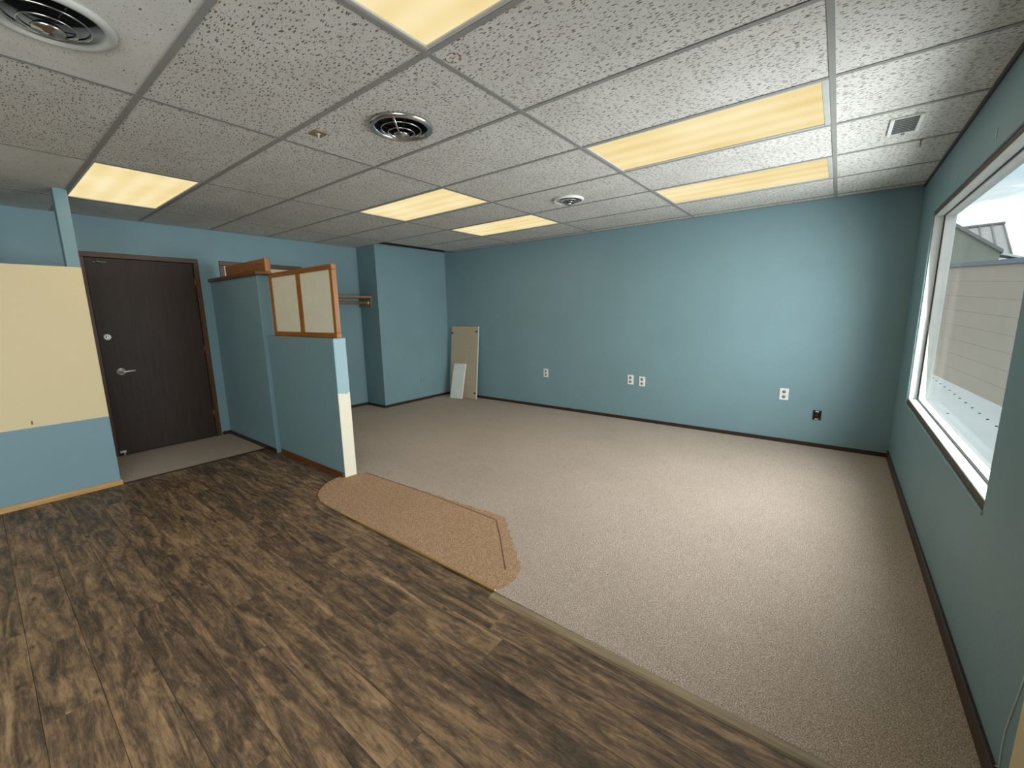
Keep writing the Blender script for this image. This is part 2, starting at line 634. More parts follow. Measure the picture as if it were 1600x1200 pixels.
# vinyl planks, one mesh per length, shared
PW, PL = 0.157, 1.22
full = None
for r in range(-21, 4):
    y1 = 0.148 + PW * (r)
    y0 = y1 - PW
    xs_end = XR if r <= 1 else -1.35
    x = -3.38 - rnd.uniform(0, PL)
    ytop = min(y1, 0.585)
    while x < xs_end:
        a, bb = max(x, -3.38), min(x + PL, xs_end)
        if bb - a > 0.03:
            whole = abs((bb - a) - PL) < 1e-6 and abs(ytop - y1) < 1e-6
            if whole and full is not None:
                place(full, sub, ((a + bb) / 2, (y0 + y1) / 2, 0))
            else:
                o = link('plank', MB().box(a + .0006, bb - .0006, y0 + .0006, ytop - .0006, -0.004, 0.0, 0.0008), M['plank'], sub,
                         origin=((a + bb) / 2, (y0 + y1) / 2, 0))
                if whole:
                    full = o
        x += PL


def carpet_outline():
    pts = [(XR, 0.188), (0.09, 0.205), (0.0, 0.21), (-1.55, 0.212)]
    # rounded nose beside the low wall
    nose = [(-1.66, 0.225), (-1.76, 0.262), (-1.84, 0.318), (-1.90, 0.385), (-1.945, 0.455), (-1.965, 0.53), (-1.972, 0.60)]
    pts += nose
    pts += [(-1.972, 0.64), (-3.12, 0.64), (-3.12, 0.60), (XD, 0.60), (XD, YB), (XR, YB)]
    return pts


link('carpet', MB().prism(carpet_outline(), 'z', -0.004, 0.007, 0.003), M['carpet'], sub, origin=(0, 0, 0))
link('carpet', MB().box(XD, -3.385, -0.75, 0.56, -0.004, 0.007, 0.003), M['carpet'], sub, origin=(-3.9, 0, 0))
link('threshold_strip', MB().box(-3.392, -3.372, -0.60, 0.545, 0.0, 0.009, 0.003), M['dark_base_y'], sub)

# tan patch with wavy fuzzy edges plus a seam groove
core = [(0.085, 0.2155), (-1.55, 0.209), (-1.66, 0.222), (-1.762, 0.259), (-1.843, 0.315), (-1.903, 0.383), (-1.948, 0.455), (-1.968, 0.53),
        (-1.974, 0.585), (-1.91, 0.61), (-1.90, 0.71), (-1.86, 0.745)]
edge = [(-1.86, 0.745)]
n = 34
for k in range(1, n):
    u = k / n
    edge.append((-1.86 + u * 1.50, 0.75 + u * 0.085 + 0.012 * math.sin(k * 1.9) * rnd.uniform(.4, 1)))
for k in range(0, 20):
    u = k / 20
    edge.append((-0.355 + u * 0.46 + 0.012 * math.sin(k * 2.3), 0.835 - u * 0.42))
edge += [(0.112, 0.36), (0.115, 0.30), (0.105, 0.25)]
patch = link('carpet_patch', MB().prism(core[:-1] + edge, 'z', -0.003, 0.0095, 0.0), M['patch'], sub, origin=(0, 0, 0))
seam_m = plain('patch_seam', s2l(112, 80, 58), 0.9)
sm = MB()
sp_ = [(-1.86, 0.752), (-1.14, 0.779), (-0.62, 0.775), (-0.375, 0.768), (-0.20, 0.60), (0.02, 0.372)]
for (a, c) in zip(sp_, sp_[1:]):
    d = Vector((c[0] - a[0], c[1] - a[1], 0))
    nn = Vector((-d.y, d.x, 0)).normalized() * 0.004
    A, B = Vector((a[0], a[1], 0)), Vector((c[0], c[1], 0))
    sm.prism([tuple((A + nn)[:2]), tuple((B + nn)[:2]), tuple((B - nn)[:2]), tuple((A - nn)[:2])], 'z', 0.009, 0.0102)
link('seam', sm, seam_m, patch)
link('brass_strip', MB().box(-1.35, 0.088, 0.203, 0.213, 0.0, 0.0125, 0.002), M['brass'], sub)
link('transition_strip', MB().prism([(0.150, 0.0), (0.156, 0.007), (0.172, 0.0105), (0.187, 0.010), (0.197, 0.007), (0.200, 0.0)],
                                    'x', 0.088, XR), M['transition'], sub)

# ------------------------------------------------------------------ walls
link('wall_back', MB().box(XD - WT, XR + WT, YB, YB + WT, -0.1, H + 0.5), M['paint'], kind='structure', origin=(0, YB, 0))
link('wall_front', MB().box(XD - WT, XR + WT, YF - WT, YF, -0.1, H + 0.5), M['paint'], kind='structure', origin=(0, YF, 0))
# left wall with two door openings
D1 = (-0.455, 0.405, 1.985)     # door_1 opening (clear of its frame)
D2 = (0.70, 1.56, 1.985)        # door_2
wl = MB()
FR = 0.02
wl.box(XD - WT, XD, YF, D1[0] - FR, -0.1, H + .5)
wl.box(XD - WT, XD, D1[1] + FR, D2[0] - FR, -0.1, H + .5)
wl.box(XD - WT, XD, D2[1] + FR, YB, -0.1, H + .5)
wl.box(XD - WT, XD, D1[0] - FR, D1[1] + FR, D1[2] + FR, H + .5)
wl.box(XD - WT, XD, D2[0] - FR, D2[1] + FR, D2[2] + FR, H + .5)
link('wall_left', wl, M['paint'], kind='structure', origin=(XD, 0, 0))
link('door_light_stop', MB().box(XD - WT - .06, XD - WT - .01, YF, YB, -0.1, H + .5), M['plenum'], kind='structure', origin=(XD - WT, 0, 0))  # added dark backing, stops sky light leaking in round the doors
# closet bump-out in the far left corner
link('wall_closet', MB().box(XD - .02, XB, YI, YB + .02, -0.05, H + 0.5), M['paint'], kind='structure', origin=(XB, YI, 0))
link('shade_strip', MB().box(XB - .001, XB + .003, YI, YB, H + .018, H + .45), M['plenum'], kind='structure')  # dark strip added as shade on the wall above the ceiling gap
# half wall on the left (cream panel over blue) with its post to the ceiling
link('wall_half', MB().box(XP - 0.105, XP, YF, -0.61, -0.01, 1.797, 0.003), M['partition'], kind='structure', origin=(XP, -0.61, 0))
link('trim_5', MB().box(XP - 0.10, XP - .001, -0.688, -0.611, 1.797, H + 0.02, 0.003), M['paint'], kind='structure')
link('scuff', MB().box(XP - .001, XP + .0015, -1.035, -1.025, 0.622, 0.650, 0.001), M['rust'], bpy.data.objects['wall_half'])
# tall partition and the low wall that continues it
link('wall_tall_partition', MB().box(XD, -3.13, 0.546, 0.655, -0.01, 1.786, 0.004), M['paint'], kind='structure', origin=(-3.13, 0.546, 0))
link('wall_low_partition', MB().box(-3.135, -1.908, 0.582, 0.692, -0.01, 1.203, 0.004), M['lowwall'], kind='structure', origin=(-1.908, 0.58, 0))
# strip of corner bead running down where the two meet
link('trim_1', MB().box(-3.130, -3.122, 0.556, 0.582, 0.02, 1.203, 0.002), M['paint'], kind='structure')

# right wall with the shop window
W = dict(y0=0.922, y1=3.105, z0=0.643, z1=2.04)
wr = MB()
wr.box(XR, XR + WT, W['y1'], YB + WT, -0.1, H + .5)
wr.box(XR, XR + WT, W['y0'], W['y1'], -0.1, W['z0'])
wr.box(XR, XR + WT, W['y0'], W['y1'], W['z1'], H + .5)
wr.box(XR, XR + WT, -1.40, W['y0'], -0.1, H + .5)
W2 = (-4.00, -1.40)
wr.box(XR, XR + WT, W2[0], W2[1], -0.1, W['z0'])
wr.box(XR, XR + WT, W2[0], W2[1], W['z1'], H + .5)
wr.box(XR, XR + WT, YF, W2[0], -0.1, H + .5)
wall_r = link('wall_right', wr, M['paint'], kind='structure', origin=(XR, 0, 0))
for (y, z, a) in [(3.187, 2.136, .010), (2.423, 2.122, .014), (1.638, 2.119, .016), (2.62, 2.15, .006)]:
    link('filler_patch', MB().box(XR - .0025, XR + .002, y - a * .45, y + a * .45, z - a * 1.4, z + a * 1.4, 0.001), M['filler'], wall_r)
# dark strip along the right wall top, put in as a shadow gap
link('shadow_gap_strip', MB().box(XR - 0.012, XR, YF, YB, H - 0.016, H + 0.004, 0.001), M['dark_base_y'], kind='structure')
# cream casing just inside the frame's right edge
link('trim_3', MB().box(XR - 0.004, XR + .001, -0.10, 0.322, 0.0, H - .02, 0.002), M['casing_cream'], kind='structure')


def window(name, y0, y1, z0, z1, x0):
    w = shell(name, (x0, (y0 + y1) / 2, z0))

    def ring(nm, xa, xb, t, mat, oy0, oy1, oz0, oz1, bev=0.002):
        # four members round the opening, each a part
        link(nm, MB().box(xa, xb, oy0, oy1, oz0, oz0 + t, bev), mat, w)
        link(nm, MB().box(xa, xb, oy0, oy1, oz1 - t, oz1, bev), mat, w)
        link(nm, MB().box(xa, xb, oy0, oy0 + t, oz0 + t, oz1 - t, bev), mat, w)
        link(nm, MB().box(xa, xb, oy1 - t, oy1, oz0 + t, oz1 - t, bev), mat, w)
    # brown strip left where old casing came off, under and over the liner
    link('reveal_strip', MB().box(x0 + .004, x0 + .06, y0, y1, z0, z0 + 0.034, 0.001), M['reveal'], w)
    link('reveal_strip', MB().box(x0 + .004, x0 + .06, y0, y1, z1 - 0.030, z1, 0.001), M['reveal'], w)
    a, c, d, e = y0 + .002, y1 - 0.042, z0 + 0.030, z1 - 0.026
    ring('window_liner', x0 + .006, x0 + .052, 0.010, M['white_frame'], a, c + .042, d, e)
    ring('window_gasket', x0 + .050, x0 + .058, 0.016, M['gasket'], a, c + .02, d, e, 0.0)
    ring('window_frame', x0 + .056, x0 + .112, 0.030, M['white_frame'], a, c + .02, d - .01, e + .01)
    link('pane', MB().box(x0 + .085, x0 + .091, a + .02, c, d + .01, e - .01), M['glass'], w)
    # paint edge left round the opening
    link('paint_edge', MB().box(x0 - .006, x0 + .006, y0 - .004, y1 + .012, z0 - .010, z0 + .002, 0.003), M['paint'], w)
    link('paint_edge', MB().box(x0 - .005, x0 + .006, y0 - .004, y1 + .012, z1 - .002, z1 + .008, 0.003), M['paint'], w)
    link('paint_edge', MB().box(x0 - .005, x0 + .006, y1 - .001, y1 + .012, z0, z1, 0.003), M['paint'], w)
    return w


window('window_1', W['y0'], W['y1'], W['z0'], W['z1'], XR)
window('window_unseen', W2[0], W2[1], W['z0'], W['z1'], XR)  # unseen window behind the camera, added to light the left side
# daylight portals in the two openings (guide the sampling of the sky, they emit nothing)
for (ya, yb) in ((W['y0'], W['y1']), W2):
    ld = bpy.data.lights.new('window_portal', 'AREA')
    ld.shape = 'RECTANGLE'
    ld.size, ld.size_y = (W['z1'] - W['z0']), (yb - ya)
    ld.cycles.is_portal = True
    lo = bpy.data.objects.new('window_portal', ld)
    COL.objects.link(lo)
    lo.location = (XR + WT + 0.01, (ya + yb) / 2, (W['z0'] + W['z1']) / 2)
    lo.rotation_euler = (0, PI / 2, 0)
for (ya, yb), pw in zip(((W['y0'], W['y1']), W2), DAY_FILL_W):
    ld = bpy.data.lights.new('window_day_fill', 'AREA')  # added area lamp, unseen by the camera, boosts daylight in each opening
    ld.shape = 'RECTANGLE'
    ld.size, ld.size_y = (W['z1'] - W['z0'] - .10), (yb - ya - .06)
    ld.energy = pw
    ld.color = (0.90, 0.97, 1.0)
    ld.spread = math.radians(DAY_FILL_SPREAD)
    lo = bpy.data.objects.new('window_day_fill', ld)
    COL.objects.link(lo)
    lo.location = (XR + .046, (ya + yb) / 2, (W['z0'] + W['z1']) / 2)
    lo.rotation_euler = (0, PI / 2 - math.radians(DAY_FILL_TILT), 0)
    lo.visible_camera = False

# baseboards
BH = 0.046
link('baseboard_back', MB().box(XB, -0.288, YB - .012, YB, 0, BH, 0.002).box(-0.284, XR - .012, YB - .012, YB, 0, BH, 0.002), M['dark_base'], kind='structure')
link('baseboard_right', MB().box(XR - .013, XR, -0.25, YB - .012, 0, 0.075, 0.003), M['dark_base_y'], kind='structure')
link('baseboard_closet', MB().box(XB, XB + .012, YI - .012, YB - .012, 0, BH, 0.002).box(XD + .012, XB, YI - .012, YI, 0, BH, 0.002), M['dark_base_y'], kind='structure')
link('baseboard_left', MB().box(XD, XD + .012, 1.63, YI - .012, 0, BH, 0.002), M['dark_base_y'], kind='structure')
link('baseboard_entry', MB().box(XD, XD + .012, 0.46, 0.546, 0, BH, 0.002), M['dark_base_y'], kind='structure')
link('baseboard_tall_partition', MB().box(XD + .012, -3.135, 0.534, 0.546, 0, BH, 0.002), M['dark_base'], kind='structure')
link('baseboard_low_partition', MB().box(-3.09, -1.925, 0.570, 0.582, 0, BH, 0.002), M['oak_dark_x'], kind='structure')
link('baseboard_half', MB().box(XP, XP + .013, YF, -0.600, 0, BH, 0.003), M['oak'], kind='structure')

# ------------------------------------------------------------------ doors
d1 = shell('door_1', (XD, (D1[0] + D1[1]) / 2, 0))
CW = 0.045
for (nm, y0, y1) in (('jamb', D1[0] - CW, D1[0]), ('jamb', D1[1], D1[1] + CW)):
    link('jamb', MB().box(XD - WT + .01, XD + .012, y0 if y0 < D1[0] else D1[1], y1 if y1 > D1[1] else D1[0], 0.004, D1[2], 0.003), M['frame_wood_z'], d1)
link('head', MB().box(XD - WT + .01, XD + .012, D1[0] - CW, D1[1] + CW, D1[2], D1[2] + 0.048, 0.003), M['frame_wood_y'], d1)
slab = link('door_slab', MB().box(XD - .055, XD - .012, D1[0] + .003, D1[1] - .003, 0.009, D1[2] - .002, 0.002), M['door_wood'], d1)
Rx = Matrix.Rotation(PI / 2, 4, 'Y')
fx = XD - .012
link('deadbolt', MB().lathe([(0.0, 0.012), (0.012, 0.012), (0.013, 0.016), (0.026, 0.015), (0.032, 0.009), (0.033, 0)],
                            Matrix.Translation((fx, -0.389, 1.218)) @ Rx, 28)
     .box(fx + .014, fx + .026, -0.394, -0.384, 1.204, 1.232, 0.002), M['steel'], d1)
lev = link('lever_handle', MB().lathe([(0.0, 0.022), (0.014, 0.022), (0.015, 0.012), (0.030, 0.011), (0.036, 0.006), (0.037, 0)],
                                      Matrix.Translation((fx, -0.331, 0.866)) @ Rx, 28)
           .tube([(fx + .012, -0.331, 0.866), (fx + .05, -0.331, 0.866), (fx + .056, -0.322, 0.866), (fx + .056, -0.29, 0.868),
                  (fx + .053, -0.23, 0.872)], 0.0095, 12), M['steel'], d1)
for z in (1.78, 1.04, 0.28):
    link('hinge', MB().box(XD - .014, XD + .006, D1[1] - .008, D1[1] + .006, z - .045, z + .045, 0.002)
         .lathe([(0.0, -.05), (.006, -.05), (.006, .05), (0, .05)], Matrix.Translation((XD + .002, D1[1] - .004, z)), 12), M['hinge'], d1)
link('door_holder', MB().box(fx, fx + .012, -0.448, -0.40, 0.03, 0.055, 0.002).tube([(fx + .01, -0.42, 0.04), (fx + .05, -0.42, 0.022)], 0.006, 8), M['steel'], d1)
link('closer_bracket', MB().box(fx, fx + .010, -0.40, -0.30, 1.935, 1.95, 0.002).box(fx, fx + .03, -0.375, -0.35, 1.937, 1.955, 0.002), M['dark_metal'], d1)

d2 = shell('door_2', (XD, (D2[0] + D2[1]) / 2, 0))
for s in (0, 1):
    y0, y1 = ((D2[0] - CW, D2[0]) if s == 0 else (D2[1], D2[1] + CW))
    link('jamb', MB().box(XD - WT + .01, XD + .012, y0, y1, 0.004, D2[2], 0.003), M['frame_wood_z'], d2)
link('head', MB().box(XD - WT + .01, XD + .012, D2[0] - CW, D2[1] + CW, D2[2], D2[2] + 0.048, 0.003), M['frame_wood_y'], d2)
link('door_slab', MB().box(XD - .055, XD - .012, D2[0] + .003, D2[1] - .003, 0.009, D2[2] - .002, 0.002), M['cream_door'], d2)

# ------------------------------------------------------------------ ceiling
ceil = link('ceiling', MB().box(XD - WT, XR + WT, YF - WT, YB + WT, H + 0.45, H + 0.55), M['plenum'], kind='structure', origin=(0, 0, H))
xs = [XD] + MX + [XR]
ys = [YF] + CY + [YB]
LIGHTS = {(1.2192 * 0, 1): None}
light_cells = {}   # (column index in MX, row j) -> label


def cell(i, j):
    return (1.2192 * i, 1.2192 * (i + 1), 0.6096 * j, 0.6096 * (j + 1))


LC = [
    (0, -1, 'ribbed fluorescent ceiling light cut off by the top edge of the photo'),
    (0, 2, 'wider-looking of the two fluorescent ceiling lights on the window side, farther from back wall'),
    (0, 4, 'narrow-looking fluorescent ceiling light on the window side, next to the back wall'),
    (-2, 2, 'nearer of the two fluorescent lights in the middle of the ceiling, behind chrome diffuser'),
    (-2, 4, 'farther of the two mid-ceiling fluorescent lights, towards the corner with leaning boards'),
    (-3, -1, 'fluorescent ceiling light in front of the dark brown door'),
]
light_set = {(a, b) for a, b, _ in LC}
T = 0.012
G = 0.003
FINE = {(-1, -2), (-4, -2), (-4, -1), (-3, -2), (-4, 0)}
VENT_CELL = {(-1, 0): (-0.590, 0.333, 0.150), (-1, 3): (-0.655, 2.20, 0.118), (-1, -2): (-0.80, -0.92, 0.155)}
tile_full = {}


def tile_mesh(x0, x1, y0, y1, hole=None):
    mb = MB()
    z0, z1 = H + 0.004, H + 0.020
    if hole is None:
        return mb.box(x0, x1, y0, y1, z0, z1, 0.0015)
    hx, hy, hr = hole
    # ring of quads between a circle and the rectangle
    n = 48
    inner, outer = [], []
    corners = [math.atan2(yy - hy, xx - hx) for xx in (x0, x1) for yy in (y0, y1)]
    angs = sorted([2 * PI * k / n - PI for k in range(n)] + corners)
    for a in angs:
        c, s = math.cos(a), math.sin(a)
        t = min(((x1 - hx) / c if c > 1e-9 else (x0 - hx) / c if c < -1e-9 else 1e9),
                ((y1 - hy) / s if s > 1e-9 else (y0 - hy) / s if s < -1e-9 else 1e9))
        outer.append((hx + c * t, hy + s * t))
        inner.append((hx + c * hr, hy + s * hr))
    bm = mb.bm
    L = [[bm.verts.new((p[0], p[1], z)) for p in ring] for ring, z in ((inner, z0), (outer, z0), (outer, z1), (inner, z1))]
    m = len(angs)
    fs = []
    for q in range(4):
        A, B = L[q], L[(q + 1) % 4]
        for k in range(m):
            fs.append(bm.faces.new((A[k], A[(k + 1) % m], B[(k + 1) % m], B[k])))
    bmesh.ops.recalc_face_normals(bm, faces=fs)
    return mb


for ix in range(len(xs) - 1):
    for iy in range(len(ys) - 1):
        i, j = ix - 4, iy - 10
        if (i, j) in light_set:
            continue
        x0, x1, y0, y1 = xs[ix], xs[ix + 1], ys[iy], ys[iy + 1]
        # the closet bump-out runs up through the grid: its strip of tile is missing
        if ix == 0 and y0 >= 2.43:
            continue
        a, b_, c, d = x0 + G, x1 - G, y0 + G, y1 - G
        mat = M['tile_fine'] if (i, j) in FINE else M['tile']
        hole = VENT_CELL.get((i, j))
        key = (round(b_ - a, 3), round(d - c, 3), mat.name)
        if hole is None and key in tile_full:
            place(tile_full[key], ceil, ((a + b_) / 2, (c + d) / 2, H))
        else:
            o = link('ceiling_tile', tile_mesh(a, b_, c, d, hole), mat, ceil, origin=((a + b_) / 2, (c + d) / 2, H))
            if hole is None:
                tile_full[key] = o
# tees: a flange with a web above it
for x in MX:
    yb = YB
    link('main_tee', MB().box(x - T, x + T, YF, yb, H, H + .0035, 0.0008).box(x - .001, x + .001, YF, yb, H + .003, H + .04), M['tee'], ceil)
for y in CY:
    for k in range(len(xs) - 1):
        x0, x1 = xs[k] + (T if k else 0), xs[k + 1] - (T if k + 1 < len(xs) - 1 else 0)
        if k == 0 and y > 2.43:
            continue
        link('cross_tee', MB().box(x0, x1, y - T, y + T, H + .0004, H + .0035, 0.0006).box(x0, x1, y - .001, y + .001, H + .003, H + .03), M['tee'], ceil)
link('wall_angle', MB().box(-3.75, XR - .012, YB - .020, YB, H - .0005, H + .003, 0.0006), M['tee'], ceil)
link('wall_angle', MB().box(XD, XD + .018, YF, YI, H - .0005, H + .003, 0.0006), M['tee'], ceil)
link('loose_angle', MB().box(-3.915, -3.895, 2.46, 3.02, H + .002, H + .006, 0.001), M['tee'], ceil)
stain = MB()
for k in range(14):
    a0, a1 = 2 * PI * k / 14, 2 * PI * (k + .8) / 14
    r0 = 0.030 + rnd.uniform(-.002, .003)
    if k in (3, 9):
        continue
    pts = [(0.052 + 1.15 * r * math.cos(a), 0.085 + r * math.sin(a)) for r, a in ((r0, a0), (r0, a1), (r0 - rnd.uniform(.003, .007), a1), (r0 - rnd.uniform(.003, .007), a0))]
    stain.prism(pts, 'z', H + .0030, H + .0042)
link('stain', stain, M['rust'], ceil)

# ------------------------------------------------------------------ fluorescent lights
for (i, j, lab) in LC:
    x0, x1, y0, y1 = cell(i, j)
    t = thing('ceiling_light', ((x0 + x1) / 2, (y0 + y1) / 2, H), lab, 'ceiling light', 'fluorescent troffers in the ceiling grid')
    fa, fb = 0.034, (0.034 if i != 0 else 0.046)
    fm = MB()
    zb, zt = H + .001, H + .016
    X0, X1, Y0, Y1 = x0 + .013, x1 - .013, y0 + .013, y1 - .013
    lx0, lx1, ly0, ly1 = x0 + fa - .006, x1 - fb + .006, y0 + .028, y1 - .030
    fm.box(X0, lx0, Y0, Y1, zb, zt, 0.002).box(lx1, X1, Y0, Y1, zb, zt, 0.002)
    fm.box(lx0, lx1, Y0, ly0, zb, zt, 0.002).box(lx0, lx1, ly1, Y1, zb, zt, 0.002)
    link('light_frame', fm, M['light_frame'], t)
    link('housing', MB().box(X0, X1, Y0, Y1, H + .09, H + .095).box(X0, X0 + .002, Y0, Y1, zt, H + .09).box(X1 - .002, X1, Y0, Y1, zt, H + .09)
         .box(X0, X1, Y0, Y0 + .002, zt, H + .09).box(X0, X1, Y1 - .002, Y1, zt, H + .09), M['white'], t)
    link('diffuser', MB().box(lx0 - .004, lx1 + .004, ly0 - .004, ly1 + .004, H + .008, H + .011), M['diffuser'], t,
         origin=((lx0 + lx1) / 2, (ly0 + ly1) / 2, H + .008))
    if TUBE_W > 0:
        ld = bpy.data.lights.new('troffer_glow', 'AREA')
        ld.shape = 'RECTANGLE'
        ld.size, ld.size_y = lx1 - lx0, ly1 - ly0
        ld.energy = TUBE_W
        ld.color = (1.0, 0.79, 0.50)
        lo = bpy.data.objects.new('troffer_glow', ld)
        COL.objects.link(lo)
        lo.parent = t
        lo.location = (0, 0, -0.004)
        lo.visible_camera = False


# ------------------------------------------------------------------ vents
def round_vent(cx, cy, R, lab, metal, inner, lever=True, a0=2.0):
    t = thing('round_vent', (cx, cy, H), lab, 'vent', 'round ceiling air diffusers')
    Mx = Matrix.Translation((cx, cy, H))
    link('rim', MB().lathe([(R, 0.004), (R, -0.004), (R * .97, -0.012), (R * .90, -0.016), (R * .84, -0.013), (R * .81, -0.004),
                            (R * .80, 0.05), (R * .82, 0.05), (R * .86, 0.003)], Mx, 56, closed=True), metal, t)
    link('duct', MB().lathe([(R * .83, 0.03), (R * .83, 0.22), (0, 0.22)], Mx, 40), M['black'], t)
    for k, (ro, dz) in enumerate(((.63, -.016), (.42, -.030))):
        r = R * ro
        link('ring', MB().lathe([(r + .001, dz), (r - .001, dz - .003), (r - .004, dz - .002), (r - .007, dz + .010), (r - .006, dz + .011),
                                 (r - .002, dz + .004)], Mx, 48, closed=True), inner, t)
    link('hub', MB().lathe([(0, -0.050), (R * .08, -0.050), (R * .10, -.045), (R * .22, -0.044), (R * .245, -.038), (R * .17, -0.025), (0, -.02)], Mx, 32), inner, t)
    sp = MB()
    for k in range(3):
        a = a0 + 2 * PI * k / 3 + .5
        sp.tube([(cx + R * .12 * math.cos(a), cy + R * .12 * math.sin(a), H - .028), (cx + R * .83 * math.cos(a), cy + R * .83 * math.sin(a), H + .03)], 0.002, 6)
    link('spokes', sp, M['gasket'], t)
    if lever:
        a = a0
        link('damper_lever', MB().tube([(cx + R * .15 * math.cos(a), cy + R * .15 * math.sin(a), H - .046),
                                        (cx + R * .5 * math.cos(a), cy + R * .5 * math.sin(a), H - .026),
                                        (cx + R * .80 * math.cos(a), cy + R * .80 * math.sin(a), H - .008)], 0.006, 8), inner, t)
    return t


round_vent(-0.590, 0.333, 0.166, 'chrome round air diffuser with dark throat beside the small beige ceiling plate', M['chrome'], M['chrome'], True, -0.95)
round_vent(-0.655, 2.20, 0.135, 'small white-rimmed round air diffuser between the two pairs of far ceiling lights', M['vent_white'], M['chrome'], False)
round_vent(-0.80, -0.92, 0.172, 'large round air diffuser cut off by the top left corner of the photo', M['light_frame'], M['chrome'], False)

t = thing('rectangular_vent', (1.528, 2.09, H), 'small rectangular ceiling grille with grey louvers near the window', 'vent')
vf = MB()
vf.box(1.460, 1.478, 1.955, 2.225, H - .008, H + .003, 0.002).box(1.578, 1.596, 1.955, 2.225, H - .008, H + .003, 0.002)
vf.box(1.478, 1.578, 1.955, 1.962, H - .004, H + .003, 0.001).box(1.478, 1.578, 2.218, 2.225, H - .004, H + .003, 0.001)
link('grille_frame', vf, M['white'], t)
for k in range(9):
    y = 1.972 + k * .030
    link('louver', MB().box(-.050, .050, -.013, .013, -.0008, .0008).xf(Matrix.Translation((1.528, y, H - .001)) @ Matrix.Rotation(.12, 4, 'X')), M['grey_lens'], t)
link('backing', MB().box(1.470, 1.586, 1.958, 2.222, H + .0015, H + .0032), M['dark_metal'], t)
link('latch', MB().box(1.522, 1.540, 2.222, 2.238, H - .010, H + .003, 0.002), M['grey_lens'], t)

link('ceiling_hook', MB().tube([(1.632, 2.44, H + .002), (1.632, 2.44, H - .020)] +
                               [(1.632, 2.44 + .016 * (1 - math.cos(a)), H - .020 - .016 * math.sin(a)) for a in [PI * k / 8 * 1.25 for k in range(1, 9)]], 0.003, 8)
     .box(1.622, 1.642, 2.430, 2.450, H - .003, H + .001, .001),
     M['beige_plate'], label='small wire hook hanging from the ceiling grid near the window', cat='hook')
t = thing('ceiling_plate', (-1.0, 0.097, H), 'small square beige cover plate on a ceiling tile beside the chrome diffuser', 'plate')
link('plate', MB().box(-1.042, -0.960, 0.062, 0.134, H - .001, H + .006, 0.002), M['beige_plate'], t)
link('stud', MB().lathe([(0, -.022), (.004, -.022), (.005, -.004), (.012, -.001), (.012, 0.001)], Matrix.Translation((-1.0, .098, H)), 14), M['steel'], t)


# ------------------------------------------------------------------ outlets
def outlet(x, z, lab):
    t = thing('power_outlet', (x, YB, z), lab, 'outlet', 'white outlets along the back wall')
    y = YB
    link('cover_plate', MB().box(x - .039, x + .039, y - .006, y + .001, z - .060, z + .060, 0.004, 2), M['outlet'], t)
    for s in (-1, 1):
        zz = z + s * .0255
        rc = link('receptacle', MB().lathe([(0, .0085), (.0165, .0085), (.0172, .006), (.0172, 0)],
                                           Matrix.Translation((x, y, zz)) @ Matrix.Rotation(PI / 2, 4, 'X'), 20), M['outlet_grey'], t)
        link('slot', MB().box(x - .0075, x - .005, y - .0092, y - .008, zz - .002, zz + .007).box(x + .005, x + .0075, y - .0092, y - .008, zz - .002, zz + .006)
             .box(x - .002, x + .002, y - .0092, y - .008, zz - .011, zz - .007), M['black'], rc)
    link('screw', MB().lathe([(0, .0075), (.003, .0072), (.003, 0)], Matrix.Translation((x, y, z)) @ Matrix.Rotation(PI / 2, 4, 'X'), 10), M['steel'], t)


outlet(-1.934, 0.517, 'white outlet on back wall nearest the leaning boards')
outlet(-0.667, 0.525, 'left one of the close pair of white outlets on back wall')
outlet(-0.519, 0.515, 'right one of the close pair of white outlets on back wall')
outlet(0.964, 0.512, 'white outlet on back wall next to the open junction box')

t = thing('junction_box', (1.253, YB, 0.331), 'open uncovered electrical box low on back wall near the window', 'electrical box')
bx = MB()
bx.box(1.218, 1.222, YB - .005, YB + .001, .283, .379).box(1.284, 1.288, YB - .005, YB + .001, .283, .379)
bx.box(1.222, 1.284, YB - .005, YB + .001, .375, .379).box(1.222, 1.284, YB - .005, YB + .001, .283, .287)
link('box_rim', bx, M['box_metal'], t)
link('box_cavity', MB().box(1.222, 1.284, YB - .0020, YB + .0005, .287, .375), M['black'], t)
for za, zb in ((.360, .373), (.288, .297)):
    link('mounting_ear', MB().box(1.238, 1.266, YB - .007, YB - .002, za, zb, .001), M['steel'], t)
link('wire_stub', MB().tube([(1.236, YB - .003, .31), (1.240, YB - .014, .325), (1.252, YB - .016, .335), (1.262, YB - .004, .35)], .003, 6)
     .tube([(1.27, YB - .003, .30), (1.262, YB - .012, .315), (1.25, YB - .004, .325)], .003, 6), M['box_metal'], t)

t = thing('wall_jack', (XB, 3.21, 0.335), 'phone jack plate painted over in wall blue, low on closet wall', 'wall jack')
link('cover_plate', MB().box(XB - .001, XB + .009, 3.140, 3.278, .280, .393, .003), M['paint'], t)
for yy in (3.185, 3.235):
    link('port', MB().box(XB + .008, XB + .015, yy - .014, yy + .014, .318, .352, .002), M['paint'], t)

# ------------------------------------------------------------------ ledge on the tall partition
t = thing('wooden_ledge', (-3.7, 0.60, 1.786), 'brown wooden ledge with upright back board capping the tall partition', 'ledge')
link('cap_board', MB().box(XD + .003, -3.095, 0.522, 0.672, 1.787, 1.822, 0.004), M['oak_dark_x'], t)
link('upright_board', MB().box(-4.135, -3.125, 0.632, 0.668, 1.822, 1.950, 0.003), M['oak_mid_x'], t)
link('end_block', MB().box(-3.124, -3.097, 0.620, 0.671, 1.822, 1.952, 0.003), M['oak_mid_z'], t)

